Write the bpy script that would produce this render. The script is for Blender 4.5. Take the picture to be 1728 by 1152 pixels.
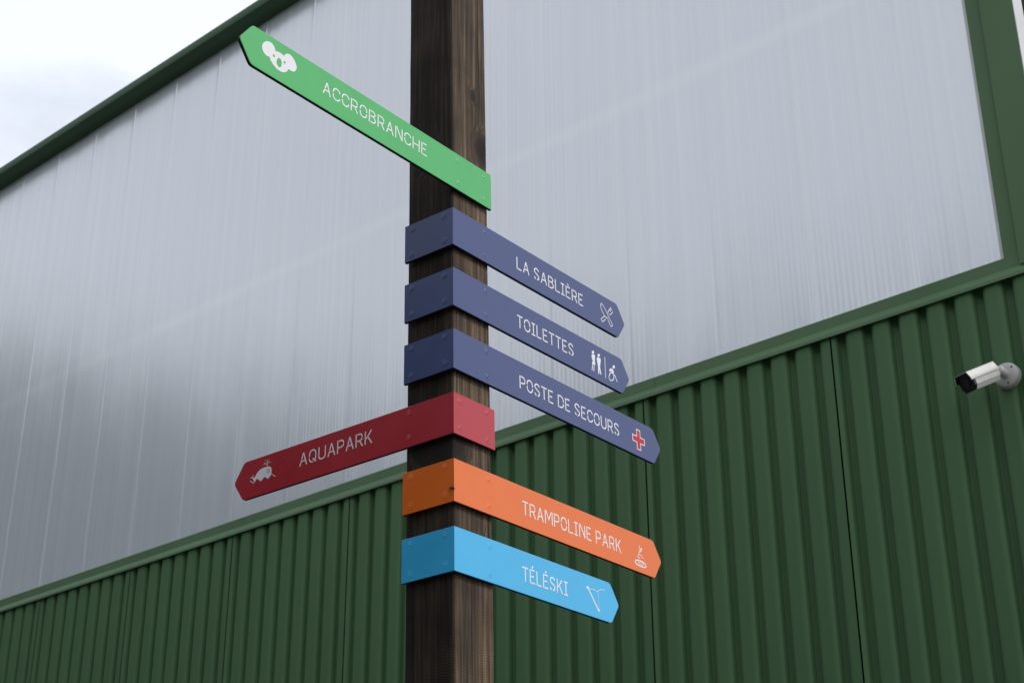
import bpy, bmesh, math, random
import numpy as np
from mathutils import Vector, Matrix

random.seed(4)
rng = np.random.default_rng(4)
scene = bpy.context.scene
col = scene.collection
for o in list(bpy.data.objects):
    bpy.data.objects.remove(o)

# ------------------------------------------------------------------ camera
EYE = 1.65
PITCH, ROLL, FPX = math.radians(24.7396), math.radians(-0.2905), 2641.6
fw = Vector((0, math.cos(PITCH), math.sin(PITCH)))
r0 = Vector((1, 0, 0)); u0 = r0.cross(fw)
rr = r0 * math.cos(ROLL) + u0 * math.sin(ROLL)
uu = u0 * math.cos(ROLL) - r0 * math.sin(ROLL)
cd = bpy.data.cameras.new('camera')
cam = bpy.data.objects.new('camera', cd); col.objects.link(cam)
cam.matrix_world = Matrix(((rr.x, uu.x, -fw.x, 0), (rr.y, uu.y, -fw.y, 0), (rr.z, uu.z, -fw.z, EYE), (0, 0, 0, 1)))
cd.sensor_width = 36; cd.lens = FPX * 36 / 1728
cd.clip_start = 0.05; cd.clip_end = 2000
cd.dof.use_dof = True; cd.dof.focus_distance = 4.1; cd.dof.aperture_fstop = 9.0
scene.camera = cam

# ------------------------------------------------------------------ sky and sun
SUN_AZ, SUN_EL = math.radians(117), math.radians(41)      # azimuth clockwise from +Y
world = bpy.data.worlds.new('World'); scene.world = world; world.use_nodes = True
nt = world.node_tree; nt.nodes.clear()
N = nt.nodes.new; Lk = nt.links.new
wo = N('ShaderNodeOutputWorld'); bg = N('ShaderNodeBackground'); bg.inputs['Strength'].default_value = 0.1
sky = N('ShaderNodeTexSky'); sky.sky_type = 'NISHITA'; sky.sun_disc = False
sky.sun_elevation = SUN_EL; sky.sun_rotation = SUN_AZ; sky.air_density = 1.0; sky.dust_density = 2.0
tc = N('ShaderNodeTexCoord'); mp = N('ShaderNodeMapping'); mp.inputs['Scale'].default_value = (1.0, 1.0, 1.9)
mp.inputs['Location'].default_value = (5.3, 1.1, 2.4)
nz = N('ShaderNodeTexNoise'); nz.inputs['Scale'].default_value = 2.6; nz.inputs['Detail'].default_value = 7; nz.inputs['Roughness'].default_value = 0.55
rp = N('ShaderNodeValToRGB'); rp.color_ramp.elements[0].position = 0.36; rp.color_ramp.elements[1].position = 0.50
rp.color_ramp.elements[0].color = (0.70, 0.70, 0.70, 1); rp.color_ramp.elements[1].color = (1, 1, 1, 1)
nz2 = N('ShaderNodeTexNoise'); nz2.inputs['Scale'].default_value = 4.3; nz2.inputs['Detail'].default_value = 5
rp2 = N('ShaderNodeValToRGB'); rp2.color_ramp.elements[0].position = 0.3; rp2.color_ramp.elements[1].position = 0.7
rp2.color_ramp.elements[0].color = (9.9, 10.8, 12.3, 1); rp2.color_ramp.elements[1].color = (10.7, 10.7, 11.0, 1)
mx = N('ShaderNodeMix'); mx.data_type = 'RGBA'
Lk(tc.outputs['Generated'], mp.inputs['Vector']); Lk(mp.outputs[0], nz.inputs['Vector']); Lk(mp.outputs[0], nz2.inputs['Vector'])
Lk(nz.outputs['Fac'], rp.inputs[0]); Lk(nz2.outputs['Fac'], rp2.inputs[0])
# cloud cover looks denser towards the horizon, where one looks along the layer
sz_ = N('ShaderNodeSeparateXYZ'); Lk(tc.outputs['Generated'], sz_.inputs[0])
mz = N('ShaderNodeMapRange'); mz.inputs['From Min'].default_value = 0.25; mz.inputs['From Max'].default_value = 0.85
mz.inputs['To Min'].default_value = 1.0; mz.inputs['To Max'].default_value = 0.74; Lk(sz_.outputs['Z'], mz.inputs['Value'])
mm = N('ShaderNodeMath'); mm.operation = 'MULTIPLY'; Lk(rp.outputs[0], mm.inputs[0]); Lk(mz.outputs[0], mm.inputs[1])
Lk(mm.outputs[0], mx.inputs[0]); Lk(sky.outputs[0], mx.inputs[6]); Lk(rp2.outputs[0], mx.inputs[7])
Lk(mx.outputs[2], bg.inputs['Color']); Lk(bg.outputs[0], wo.inputs['Surface'])

sd = bpy.data.lights.new('sun', 'SUN'); sd.energy = 1.5; sd.angle = math.radians(16); sd.color = (1.0, 0.965, 0.92)
sun = bpy.data.objects.new('sun', sd); col.objects.link(sun)
to_sun = Vector((math.sin(SUN_AZ) * math.cos(SUN_EL), math.cos(SUN_AZ) * math.cos(SUN_EL), math.sin(SUN_EL)))
sun.rotation_euler = to_sun.to_track_quat('Z', 'Y').to_euler()
sun.location = to_sun * 30

vs = scene.view_settings
vs.view_transform = 'Standard'; vs.look = 'None'; vs.exposure = 0.11; vs.gamma = 1.0; vs.use_curve_mapping = False

# ------------------------------------------------------------------ helpers
def link(o, parent=None):
    col.objects.link(o)
    if parent is not None: o.parent = parent
    return o
def mesh_obj(name, verts, faces, mats, parent=None, smooth=False, midx=None):
    me = bpy.data.meshes.new(name)
    me.from_pydata([tuple(v) for v in verts], [], [tuple(f) for f in faces])
    for m in (mats if isinstance(mats, (list, tuple)) else [mats]): me.materials.append(m)
    if midx: me.polygons.foreach_set('material_index', midx)
    bm = bmesh.new(); bm.from_mesh(me); bmesh.ops.recalc_face_normals(bm, faces=bm.faces); bm.to_mesh(me); bm.free()
    if smooth: me.polygons.foreach_set('use_smooth', [True] * len(me.polygons))
    me.update()
    return link(bpy.data.objects.new(name, me), parent)
def empty(name, mat=None, parent=None):
    o = bpy.data.objects.new(name, None); o.empty_display_size = 0.1
    link(o, parent)
    if mat is not None: o.matrix_world = mat
    return o
def tag(o, label=None, cat=None, group=None, kind=None):
    for k, v in (('label', label), ('category', cat), ('group', group), ('kind', kind)):
        if v: o[k] = v
    return o
def shade_by_angle(o, deg=35):
    me = o.data
    me.polygons.foreach_set('use_smooth', [True] * len(me.polygons))
    bm = bmesh.new(); bm.from_mesh(me)
    for e in bm.edges:
        if len(e.link_faces) == 2 and e.calc_face_angle(0) > math.radians(deg): e.smooth = False
    bm.to_mesh(me); bm.free()
def extrude_profile(name, prof, x0, x1, mat, parent, deg=30):
    """closed profile [(y, z)] swept along local X"""
    n = len(prof)
    V = [(x0, y, z) for y, z in prof] + [(x1, y, z) for y, z in prof]
    F = [(i, (i + 1) % n, n + (i + 1) % n, n + i) for i in range(n)] + [tuple(range(n)), tuple(range(2 * n - 1, n - 1, -1))]
    o = mesh_obj(name, V, F, mat, parent); shade_by_angle(o, deg); return o
def box(name, a, b, mat, parent):
    (x0, y0, z0), (x1, y1, z1) = a, b
    V = [(x0,y0,z0),(x1,y0,z0),(x1,y1,z0),(x0,y1,z0),(x0,y0,z1),(x1,y0,z1),(x1,y1,z1),(x0,y1,z1)]
    F = [(0,1,2,3),(4,5,6,7),(0,1,5,4),(1,2,6,5),(2,3,7,6),(3,0,4,7)]
    return mesh_obj(name, V, F, mat, parent)
def lathe(name, prof, n, M, mat, parent, deg=40):
    """profile [(r, h)] spun round local Z, placed by matrix M"""
    V, F = [], []
    for r, h in prof:
        for k in range(n):
            a = 2 * math.pi * k / n
            V.append(M @ Vector((r * math.cos(a), r * math.sin(a), h)))
    for i in range(len(prof) - 1):
        for k in range(n):
            F.append((i * n + k, i * n + (k + 1) % n, (i + 1) * n + (k + 1) % n, (i + 1) * n + k))
    F.append(tuple(range(n))); F.append(tuple(range((len(prof) - 1) * n, len(prof) * n)))
    o = mesh_obj(name, V, F, mat, parent); shade_by_angle(o, deg); return o

def material(name, base, rough=0.5, spec=0.5, metallic=0.0):
    m = bpy.data.materials.new(name); m.use_nodes = True
    b = m.node_tree.nodes['Principled BSDF']
    b.inputs['Base Color'].default_value = (*base, 1); b.inputs['Roughness'].default_value = rough
    b.inputs['Specular IOR Level'].default_value = spec; b.inputs['Metallic'].default_value = metallic
    return m, m.node_tree, b
def noise_tint(ntree, bsdf, base, scale, amount, stretch=(1, 1, 1), detail=5, coord='Object', bump=0.0, rough_var=0.0):
    n, l = ntree.nodes.new, ntree.links.new
    t = n('ShaderNodeTexCoord'); mpp = n('ShaderNodeMapping'); mpp.inputs['Scale'].default_value = stretch
    ns = n('ShaderNodeTexNoise'); ns.inputs['Scale'].default_value = scale; ns.inputs['Detail'].default_value = detail
    r = n('ShaderNodeValToRGB'); r.color_ramp.elements[0].position = 0.3; r.color_ramp.elements[1].position = 0.7
    r.color_ramp.elements[0].color = (*[c * (1 - amount) for c in base], 1)
    r.color_ramp.elements[1].color = (*[min(1, c * (1 + amount)) for c in base], 1)
    l(t.outputs[coord], mpp.inputs[0]); l(mpp.outputs[0], ns.inputs['Vector']); l(ns.outputs['Fac'], r.inputs[0]); l(r.outputs[0], bsdf.inputs['Base Color'])
    if bump:
        bp = n('ShaderNodeBump'); bp.inputs['Strength'].default_value = 1.0; bp.inputs['Distance'].default_value = bump
        l(ns.outputs['Fac'], bp.inputs['Height']); l(bp.outputs[0], bsdf.inputs['Normal'])
    if rough_var:
        ma = n('ShaderNodeMath'); ma.operation = 'MULTIPLY_ADD'; ma.inputs[1].default_value = rough_var
        ma.inputs[2].default_value = bsdf.inputs['Roughness'].default_value - rough_var / 2
        l(ns.outputs['Fac'], ma.inputs[0]); l(ma.outputs[0], bsdf.inputs['Roughness'])
    return ns

# ------------------------------------------------------------------ materials
def coated_metal(name, base, rough=0.55):
    m, t, b = material(name, base, rough, 0.34)
    noise_tint(t, b, base, 1.7, 0.10, (1, 1, 0.35), 6, 'Object', 0.0006, 0.10)
    return m
M_green = coated_metal('green_coated_steel', (0.073, 0.160, 0.066))
M_trim = coated_metal('green_flashing', (0.092, 0.180, 0.078), 0.5)
M_gutter = coated_metal('green_gutter', (0.052, 0.12, 0.056), 0.5)
M_dark, _t, _b = material('dark_backing', (0.012, 0.016, 0.012), 0.9, 0.1)
M_white, _t, _b = material('white_aluminium', (0.60, 0.60, 0.59), 0.45)
noise_tint(_t, _b, (0.60, 0.60, 0.59), 8, 0.05)
M_gable, _t, _b = material('grey_gable_sheet', (0.20, 0.225, 0.22), 0.55)
noise_tint(_t, _b, (0.20, 0.225, 0.22), 2.5, 0.1)
M_roof, _t, _b = material('grey_roof_sheet', (0.28, 0.3, 0.3), 0.6)
noise_tint(_t, _b, (0.28, 0.3, 0.3), 3, 0.15)

def polycarbonate():
    base = (0.60, 0.645, 0.72)
    m, t, b = material('fluted_polycarbonate', base, 0.21, 0.5)
    b.inputs['IOR'].default_value = 3.3
    n, l = t.nodes.new, t.links.new
    tcn = n('ShaderNodeTexCoord'); oi = n('ShaderNodeObjectInfo')
    sep = n('ShaderNodeSeparateXYZ'); l(tcn.outputs['Object'], sep.inputs[0])
    rm = n('ShaderNodeMath'); rm.operation = 'MULTIPLY'; rm.inputs[1].default_value = 37.0; l(oi.outputs['Random'], rm.inputs[0])
    # streaks along the flutes, different in every sheet
    mpp = n('ShaderNodeMapping'); mpp.inputs['Scale'].default_value = (34, 1, 0.10); l(tcn.outputs['Object'], mpp.inputs[0])
    s1 = n('ShaderNodeTexNoise'); s1.noise_dimensions = '4D'; s1.inputs['Scale'].default_value = 1.0; s1.inputs['Detail'].default_value = 3
    l(mpp.outputs[0], s1.inputs['Vector']); l(rm.outputs[0], s1.inputs['W'])
    r1 = n('ShaderNodeValToRGB'); r1.color_ramp.elements[0].position = 0.30; r1.color_ramp.elements[1].position = 0.70
    rm_ = r1.color_ramp.elements.new(0.5); rm_.color = (0.80, 0.84, 0.91, 1)
    r1.color_ramp.elements[0].color = (0.765, 0.815, 0.875, 1); r1.color_ramp.elements[-1].color = (0.86, 0.89, 0.925, 1)
    l(s1.outputs['Fac'], r1.inputs[0])
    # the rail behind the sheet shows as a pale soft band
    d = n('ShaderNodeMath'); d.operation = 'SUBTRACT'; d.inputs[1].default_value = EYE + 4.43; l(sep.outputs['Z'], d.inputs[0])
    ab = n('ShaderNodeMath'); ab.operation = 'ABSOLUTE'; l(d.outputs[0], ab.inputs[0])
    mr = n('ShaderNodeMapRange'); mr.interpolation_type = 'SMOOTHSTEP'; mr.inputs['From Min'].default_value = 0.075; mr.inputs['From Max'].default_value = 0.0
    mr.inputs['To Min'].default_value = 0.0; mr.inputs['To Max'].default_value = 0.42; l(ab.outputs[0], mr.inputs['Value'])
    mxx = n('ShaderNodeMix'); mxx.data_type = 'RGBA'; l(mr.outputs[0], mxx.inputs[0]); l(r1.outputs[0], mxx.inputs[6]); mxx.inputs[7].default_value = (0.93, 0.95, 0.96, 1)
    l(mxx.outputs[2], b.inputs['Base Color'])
    # flutes: fine regular ribs plus slow waviness
    wv = n('ShaderNodeMath'); wv.operation = 'MULTIPLY'; wv.inputs[1].default_value = 2 * math.pi / 0.0278; l(sep.outputs['X'], wv.inputs[0])
    sn = n('ShaderNodeMath'); sn.operation = 'SINE'; l(wv.outputs[0], sn.inputs[0])
    mp2 = n('ShaderNodeMapping'); mp2.inputs['Scale'].default_value = (16, 1, 0.16); l(tcn.outputs['Object'], mp2.inputs[0])
    s2 = n('ShaderNodeTexNoise'); s2.noise_dimensions = '4D'; s2.inputs['Scale'].default_value = 1.0; s2.inputs['Detail'].default_value = 2
    l(mp2.outputs[0], s2.inputs['Vector']); l(rm.outputs[0], s2.inputs['W'])
    c1 = n('ShaderNodeMath'); c1.operation = 'MULTIPLY_ADD'; c1.inputs[1].default_value = 0.07; l(sn.outputs[0], c1.inputs[0])
    c2 = n('ShaderNodeMath'); c2.operation = 'MULTIPLY'; c2.inputs[1].default_value = 0.95; l(s2.outputs['Fac'], c2.inputs[0]); l(c2.outputs[0], c1.inputs[2])
    mp3 = n('ShaderNodeMapping'); mp3.inputs['Scale'].default_value = (2.2, 1, 0.8); l(tcn.outputs['Object'], mp3.inputs[0])
    s3 = n('ShaderNodeTexNoise'); s3.noise_dimensions = '4D'; s3.inputs['Scale'].default_value = 1.0; s3.inputs['Detail'].default_value = 1
    l(mp3.outputs[0], s3.inputs['Vector']); l(rm.outputs[0], s3.inputs['W'])
    c3 = n('ShaderNodeMath'); c3.operation = 'MULTIPLY_ADD'; c3.inputs[1].default_value = 5.0; l(s3.outputs['Fac'], c3.inputs[0]); l(c1.outputs[0], c3.inputs[2])
    bp = n('ShaderNodeBump'); bp.inputs['Distance'].default_value = 0.003; bp.inputs['Strength'].default_value = 1.0
    l(c3.outputs[0], bp.inputs['Height']); l(bp.outputs[0], b.inputs['Normal'])
    return m
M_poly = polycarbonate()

def paint(name, base, rough=0.30):
    m, t, b = material(name, base, rough, 0.60)
    noise_tint(t, b, base, 9, 0.035, (1, 1, 1), 6, 'Object', 0.00012, 0.12)
    return m
P_green = paint('green_paint', (0.058, 0.42, 0.108))
P_navy = paint('navy_paint', (0.032, 0.054, 0.172))
P_red = paint('red_paint', (0.42, 0.012, 0.026))
P_orange = paint('orange_paint', (0.76, 0.142, 0.006))
P_blue = paint('blue_paint', (0.038, 0.42, 0.74))
M_edge, _t, _b = material('black_sign_edge', (0.010, 0.011, 0.012), 0.6, 0.3)
M_print, _t, _b = material('white_vinyl', (0.78, 0.78, 0.79), 0.5, 0.4)
noise_tint(_t, _b, (0.78, 0.78, 0.79), 40, 0.03)
M_cross, _t, _b = material('red_vinyl', (0.52, 0.025, 0.035), 0.5, 0.4)

def wood():
    m, t, b = material('stained_sawn_wood', (0.06, 0.045, 0.033), 0.7, 0.18)
    n, l = t.nodes.new, t.links.new
    tcn = n('ShaderNodeTexCoord')
    # grain, bent round the knots
    kn = [((0.0, 0.105, 0.665), 0.030), ((0.105, 0.0, 0.86), 0.014), ((0.148, 0.0, 0.70), 0.030), ((0.03, 0.0, -0.205), 0.034), ((0.0, 0.05, -0.21), 0.045), ((0.12, 0.0, 0.64), 0.008), ((0.0, 0.11, -0.20), 0.03), ((0.09, 0.0, -0.95), 0.02)]
    ksum = None; ring = None
    for (p, r) in kn:
        v = n('ShaderNodeVectorMath'); v.operation = 'SUBTRACT'; v.inputs[1].default_value = p; l(tcn.outputs['Object'], v.inputs[0])
        sc = n('ShaderNodeVectorMath'); sc.operation = 'MULTIPLY'; sc.inputs[1].default_value = (1, 1, 0.72); l(v.outputs[0], sc.inputs[0])
        ln = n('ShaderNodeVectorMath'); ln.operation = 'LENGTH'; l(sc.outputs[0], ln.inputs[0])
        g = n('ShaderNodeMapRange'); g.interpolation_type = 'SMOOTHERSTEP'; g.inputs['From Min'].default_value = r * 2.2; g.inputs['From Max'].default_value = r * 0.45
        l(ln.outputs['Value'], g.inputs['Value'])
        if ksum is None: ksum = g.outputs[0]
        else:
            a = n('ShaderNodeMath'); a.operation = 'MAXIMUM'; l(ksum, a.inputs[0]); l(g.outputs[0], a.inputs[1]); ksum = a.outputs[0]
    cmb = n('ShaderNodeCombineXYZ'); k2 = n('ShaderNodeMath'); k2.operation = 'MULTIPLY'; k2.inputs[1].default_value = 0.05; l(ksum, k2.inputs[0])
    l(k2.outputs[0], cmb.inputs[0]); l(k2.outputs[0], cmb.inputs[1])
    add = n('ShaderNodeVectorMath'); add.operation = 'ADD'; l(tcn.outputs['Object'], add.inputs[0]); l(cmb.outputs[0], add.inputs[1])
    mg = n('ShaderNodeMapping'); mg.inputs['Scale'].default_value = (95, 95, 2.6); l(add.outputs[0], mg.inputs[0])
    gr = n('ShaderNodeTexNoise'); gr.inputs['Scale'].default_value = 1.0; gr.inputs['Detail'].default_value = 6; gr.inputs['Roughness'].default_value = 0.62; l(mg.outputs[0], gr.inputs['Vector'])
    rg = n('ShaderNodeValToRGB'); e = rg.color_ramp.elements
    e[0].position = 0.30; e[0].color = (0.024, 0.018, 0.014, 1); e[1].position = 0.70; e[1].color = (0.205, 0.143, 0.088, 1)
    em = rg.color_ramp.elements.new(0.5); em.color = (0.086, 0.059, 0.037, 1)
    l(gr.outputs['Fac'], rg.inputs[0])
    # blotches of stain
    bl = n('ShaderNodeTexNoise'); bl.inputs['Scale'].default_value = 5.5; bl.inputs['Detail'].default_value = 4; l(tcn.outputs['Object'], bl.inputs['Vector'])
    rb = n('ShaderNodeMapRange'); rb.inputs['From Min'].default_value = 0.3; rb.inputs['From Max'].default_value = 0.7; rb.inputs['To Min'].default_value = 0.5; rb.inputs['To Max'].default_value = 1.35
    l(bl.outputs['Fac'], rb.inputs['Value'])
    vm = n('ShaderNodeVectorMath'); vm.operation = 'SCALE'; l(rg.outputs[0], vm.inputs[0]); l(rb.outputs[0], vm.inputs['Scale'])
    # saw marks across the grain
    sp = n('ShaderNodeSeparateXYZ'); l(tcn.outputs['Object'], sp.inputs[0])
    wob = n('ShaderNodeTexNoise'); wob.inputs['Scale'].default_value = 7.0; l(tcn.outputs['Object'], wob.inputs['Vector'])
    sz = n('ShaderNodeMath'); sz.operation = 'MULTIPLY_ADD'; sz.inputs[1].default_value = 0.05; l(wob.outputs['Fac'], sz.inputs[0]); l(sp.outputs['Z'], sz.inputs[2])
    sz2 = n('ShaderNodeMath'); sz2.operation = 'MULTIPLY'; sz2.inputs[1].default_value = 2 * math.pi / 0.0062; l(sz.outputs[0], sz2.inputs[0])
    ss = n('ShaderNodeMath'); ss.operation = 'SINE'; l(sz2.outputs[0], ss.inputs[0])
    pm = n('ShaderNodeTexNoise'); pm.inputs['Scale'].default_value = 14; l(tcn.outputs['Object'], pm.inputs['Vector'])
    sw = n('ShaderNodeMath'); sw.operation = 'MULTIPLY'; l(ss.outputs[0], sw.inputs[0]); l(pm.outputs['Fac'], sw.inputs[1])
    sm = n('ShaderNodeMath'); sm.operation = 'MULTIPLY_ADD'; sm.inputs[1].default_value = 0.17; sm.inputs[2].default_value = 1.0; l(sw.outputs[0], sm.inputs[0])
    vm2 = n('ShaderNodeVectorMath'); vm2.operation = 'SCALE'; l(vm.outputs[0], vm2.inputs[0]); l(sm.outputs[0], vm2.inputs['Scale'])
    # the left face is coloured darker than the other faces
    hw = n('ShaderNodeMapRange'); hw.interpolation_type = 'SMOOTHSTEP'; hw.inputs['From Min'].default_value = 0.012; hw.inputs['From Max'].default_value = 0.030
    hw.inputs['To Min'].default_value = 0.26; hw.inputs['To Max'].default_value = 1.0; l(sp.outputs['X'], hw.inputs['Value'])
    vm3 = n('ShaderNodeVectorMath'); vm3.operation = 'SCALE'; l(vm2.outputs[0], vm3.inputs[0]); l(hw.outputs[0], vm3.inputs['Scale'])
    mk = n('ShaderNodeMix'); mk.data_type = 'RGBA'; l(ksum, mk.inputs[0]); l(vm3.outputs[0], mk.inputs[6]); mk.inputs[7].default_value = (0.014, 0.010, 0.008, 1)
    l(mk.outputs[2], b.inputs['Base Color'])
    # drying cracks
    mc = n('ShaderNodeMapping'); mc.inputs['Scale'].default_value = (60, 60, 0.9); l(tcn.outputs['Object'], mc.inputs[0])
    vc = n('ShaderNodeTexNoise'); vc.inputs['Scale'].default_value = 0.5; vc.inputs['Detail'].default_value = 3; l(mc.outputs[0], vc.inputs['Vector'])
    hs = n('ShaderNodeMath'); hs.operation = 'MULTIPLY_ADD'; hs.inputs[1].default_value = 0.2; l(sw.outputs[0], hs.inputs[0]); l(gr.outputs['Fac'], hs.inputs[2])
    bp = n('ShaderNodeBump'); bp.inputs['Distance'].default_value = 0.0016; l(hs.outputs[0], bp.inputs['Height']); l(bp.outputs[0], b.inputs['Normal'])
    return m
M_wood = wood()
M_crack, _t, _b = material('dark_wood_crack', (0.008, 0.006, 0.005), 0.9, 0.1)

# ------------------------------------------------------------------ setting: ground and the wood that the sheets mirror
def ground():
    m, t, b = material('asphalt_yard', (0.09, 0.088, 0.084), 0.85, 0.3)
    noise_tint(t, b, (0.10, 0.098, 0.094), 0.8, 0.3, (1, 1, 1), 9)
    g = mesh_obj('ground', [(-600, -600, 0), (600, -600, 0), (600, 600, 0), (-600, 600, 0)], [(0, 1, 2, 3)], m)
    tag(g, kind='structure')
ground()

def woodland():
    """a dense belt of trees beside the yard: one mass of trunks and leaf faces"""
    ml, t, b = material('leaf_green', (0.046, 0.076, 0.032), 0.6, 0.3)
    noise_tint(t, b, (0.046, 0.076, 0.032), 0.35, 0.45)
    mt, t, b = material('bark', (0.06, 0.048, 0.038), 0.9, 0.2)
    noise_tint(t, b, (0.06, 0.048, 0.038), 6, 0.3, (1, 1, 0.2))
    V, F, mi = [], [], []
    path = [(-17.5, 17), (-18, 12), (-18, 6), (-16.5, 0), (-15, -5), (-13, -11), (-9, -16), (-4, -19)]
    hts = [12.8, 13.2, 11.6, 13.2, 15.0, 14.6, 13.0, 11.5]
    for i in range(34):
        u = i / 33 * (len(path) - 1); k = min(int(u), len(path) - 2); f = u - k
        x = path[k][0] * (1 - f) + path[k + 1][0] * f + rng.normal(0, 0.6) - (i % 2) * 2.2
        y = path[k][1] * (1 - f) + path[k + 1][1] * f + rng.normal(0, 0.5)
        h = (hts[k] * (1 - f) + hts[k + 1] * f) * rng.uniform(0.88, 1.06)
        # trunk with taper
        b0 = len(V)
        for z, r in ((0, 0.32), (h * 0.35, 0.24), (h * 0.8, 0.08)):
            for a in range(7): V.append((x + r * math.cos(a * 0.8976), y + r * math.sin(a * 0.8976), z))
        for s in range(2):
            for a in range(7):
                F.append((b0 + s * 7 + a, b0 + s * 7 + (a + 1) % 7, b0 + s * 7 + 7 + (a + 1) % 7, b0 + s * 7 + 7 + a)); mi.append(1)
        # crown of leaf clumps
        for c in range(34):
            a, rad = rng.uniform(0, 6.283), rng.uniform(0.2, 1.9)
            cz = rng.uniform(0.06, 0.95) * h
            rad *= 1.15 - 0.75 * abs(cz / h - 0.45)
            cc = np.array([x + rad * math.cos(a), y + rad * math.sin(a), cz])
            for q in range(30):
                p = cc + rng.normal(0, 1, 3) * (0.75, 0.75, 0.6)
                d1 = rng.normal(0, 1, 3); d1 /= np.linalg.norm(d1); d2 = np.cross(d1, rng.normal(0, 1, 3)); d2 /= np.linalg.norm(d2)
                s1, s2 = rng.uniform(0.24, 0.46), rng.uniform(0.16, 0.32)
                j = len(V)
                V += [tuple(p - d1 * s1), tuple(p + d2 * s2), tuple(p + d1 * s1), tuple(p - d2 * s2)]
                F.append((j, j + 1, j + 2, j + 3)); mi.append(0)
    me = bpy.data.meshes.new('woodland'); me.from_pydata(V, [], F); me.materials.append(ml); me.materials.append(mt)
    me.polygons.foreach_set('material_index', mi); me.update()
    o = link(bpy.data.objects.new('woodland', me))
    tag(o, 'dark green belt of leafy trees mirrored softly in the translucent wall', 'woodland', kind='stuff')
woodland()

# ------------------------------------------------------------------ building: local X along the wall, Y into it, Z up
WX, WN, DW = Vector((0.74165814, -0.67077805, 0)), Vector((-0.67077805, -0.74165814, 0)), 5.4
o0 = -WN * DW
B = empty('industrial_hall', Matrix(((WX.x, -WN.x, 0, o0.x), (WX.y, -WN.y, 0, o0.y), (0, 0, 1, 0), (0, 0, 0, 1))))
tag(B, 'large hall with ribbed dark green cladding below pale translucent fluted sheets', 'building')
ZT = EYE + 2.885          # foot of the translucent sheets
ZE = EYE + 6.463          # top of them, under the gutter
X0, X1 = -19.03, -2.036

def part_copy(o, dx):
    c = o.copy(); c.location.x = o.location.x + dx
    col.objects.link(c); c.parent = o.parent
    return c

def cladding():
    pitch, dep = 0.125, 0.036
    cf, cs = -0.040, -0.040 + dep          # crown and valley as local Y (outwards is negative)
    # one rib: narrow deep valley, steep flanks, broad crown with sloping shoulders
    rib = [(0.000, cs), (0.0035, cs - 0.0015), (0.0075, cf + 0.010), (0.0105, cf + 0.0066), (0.021, cf + 0.0015), (0.026, cf), (0.034, cf), (0.061, cf), (0.069, cf), (0.074, cf + 0.0015), (0.0845, cf + 0.0066), (0.0875, cf + 0.010), (0.0915, cs - 0.0015), (0.095, cs), (0.100, cs), (0.120, cs)]
    raw = [(k * pitch - 0.070 + x, y) for k in range(-1, 10) for x, y in rib]
    lo, hi = 0.0, 0.992
    def yat(x):
        for (xa, ya), (xb, yb) in zip(raw, raw[1:]):
            if xa <= x <= xb: return ya + (yb - ya) * (x - xa) / (xb - xa)
        return cs
    pts = [(lo, yat(lo))] + [p for p in raw if lo + 1e-4 < p[0] < hi - 1e-4] + [(hi, yat(hi))]
    zs = [0.05, ZT - 0.083]
    n = len(pts); t = 0.0012
    V = [(x, y, z) for z in zs for x, y in pts] + [(x, y + t, z) for z in zs for x, y in pts]
    F = [(i, i + 1, n + i + 1, n + i) for i in range(n - 1)] + [(2 * n + i, 2 * n + i + 1, 3 * n + i + 1, 3 * n + i) for i in range(n - 1)]
    F += [(0, n, 3 * n, 2 * n), (n - 1, 2 * n - 1, 4 * n - 1, 3 * n - 1)]
    F += [(i, i + 1, 2 * n + i + 1, 2 * n + i) for i in range(n - 1)]
    p0 = mesh_obj('cladding_sheet', V, F, M_green, B); shade_by_angle(p0, 50)
    p0.location.x = X0
    for k in range(1, 17): part_copy(p0, k * 1.0)
cladding()
box('backing_wall', (X0, 0.03, 0.0), (X1, 0.18, ZE + 0.10), M_dark, B)

def sheets():
    w = 0.5
    # standing seam at both edges, flat between
    pr = [(0.00005, 0.0), (0.00005, -0.0022), (0.004, -0.0026), (0.008, -0.0022), (0.013, -0.0004), (0.0145, 0.0), (0.017, 0.0), (0.483, 0.0), (0.4855, 0.0), (0.487, -0.0004), (0.492, -0.0022), (0.496, -0.0026), (0.49995, -0.0022), (0.49995, 0.0)]
    def make(x0, x1):
        pp = [(x, y) for x, y in pr if x0 <= x <= x1]
        if x0 > 0.00005: pp = [(x0, 0.0)] + pp
        if x1 < 0.49995: pp = pp + [(x1, 0.0)]
        nn = len(pp); za, zb = ZT - 0.06, ZE + 0.08
        V = [(x, y, z) for z in (za, zb) for x, y in pp] + [(x, 0.016, z) for z in (za, zb) for x, y in (pp[0], pp[-1])]
        F = [(i, i + 1, nn + i + 1, nn + i) for i in range(nn - 1)]
        j = 2 * nn
        F += [(0, nn, j + 2, j), (nn - 1, 2 * nn - 1, j + 3, j + 1), (j, j + 1, j + 3, j + 2)]
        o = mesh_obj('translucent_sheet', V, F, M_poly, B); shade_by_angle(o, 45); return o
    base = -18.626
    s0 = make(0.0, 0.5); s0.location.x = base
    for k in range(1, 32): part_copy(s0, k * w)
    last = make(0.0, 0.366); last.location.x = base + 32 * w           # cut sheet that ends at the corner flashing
    # white end profiles
    box('edge_profile', (-2.256, -0.010, ZT - 0.012), (-2.2435, 0.02, ZE), M_white, B)
sheets()

# sill flashing between sheets and cladding: upright face, crease, drip edge
prof = [(0.018, ZT), (-0.014, ZT), (-0.016, ZT - 0.052), (-0.052, ZT - 0.093), (-0.054, ZT - 0.108), (-0.050, ZT - 0.108), (-0.047, ZT - 0.096), (0.018, ZT - 0.06)]
j = -18.98
while j < X1 - 0.01:
    e = min(j + 3.0, X1)
    extrude_profile('sill_flashing', prof, j, e - 0.002, M_trim, B, 20)
    j += 3.0
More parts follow.
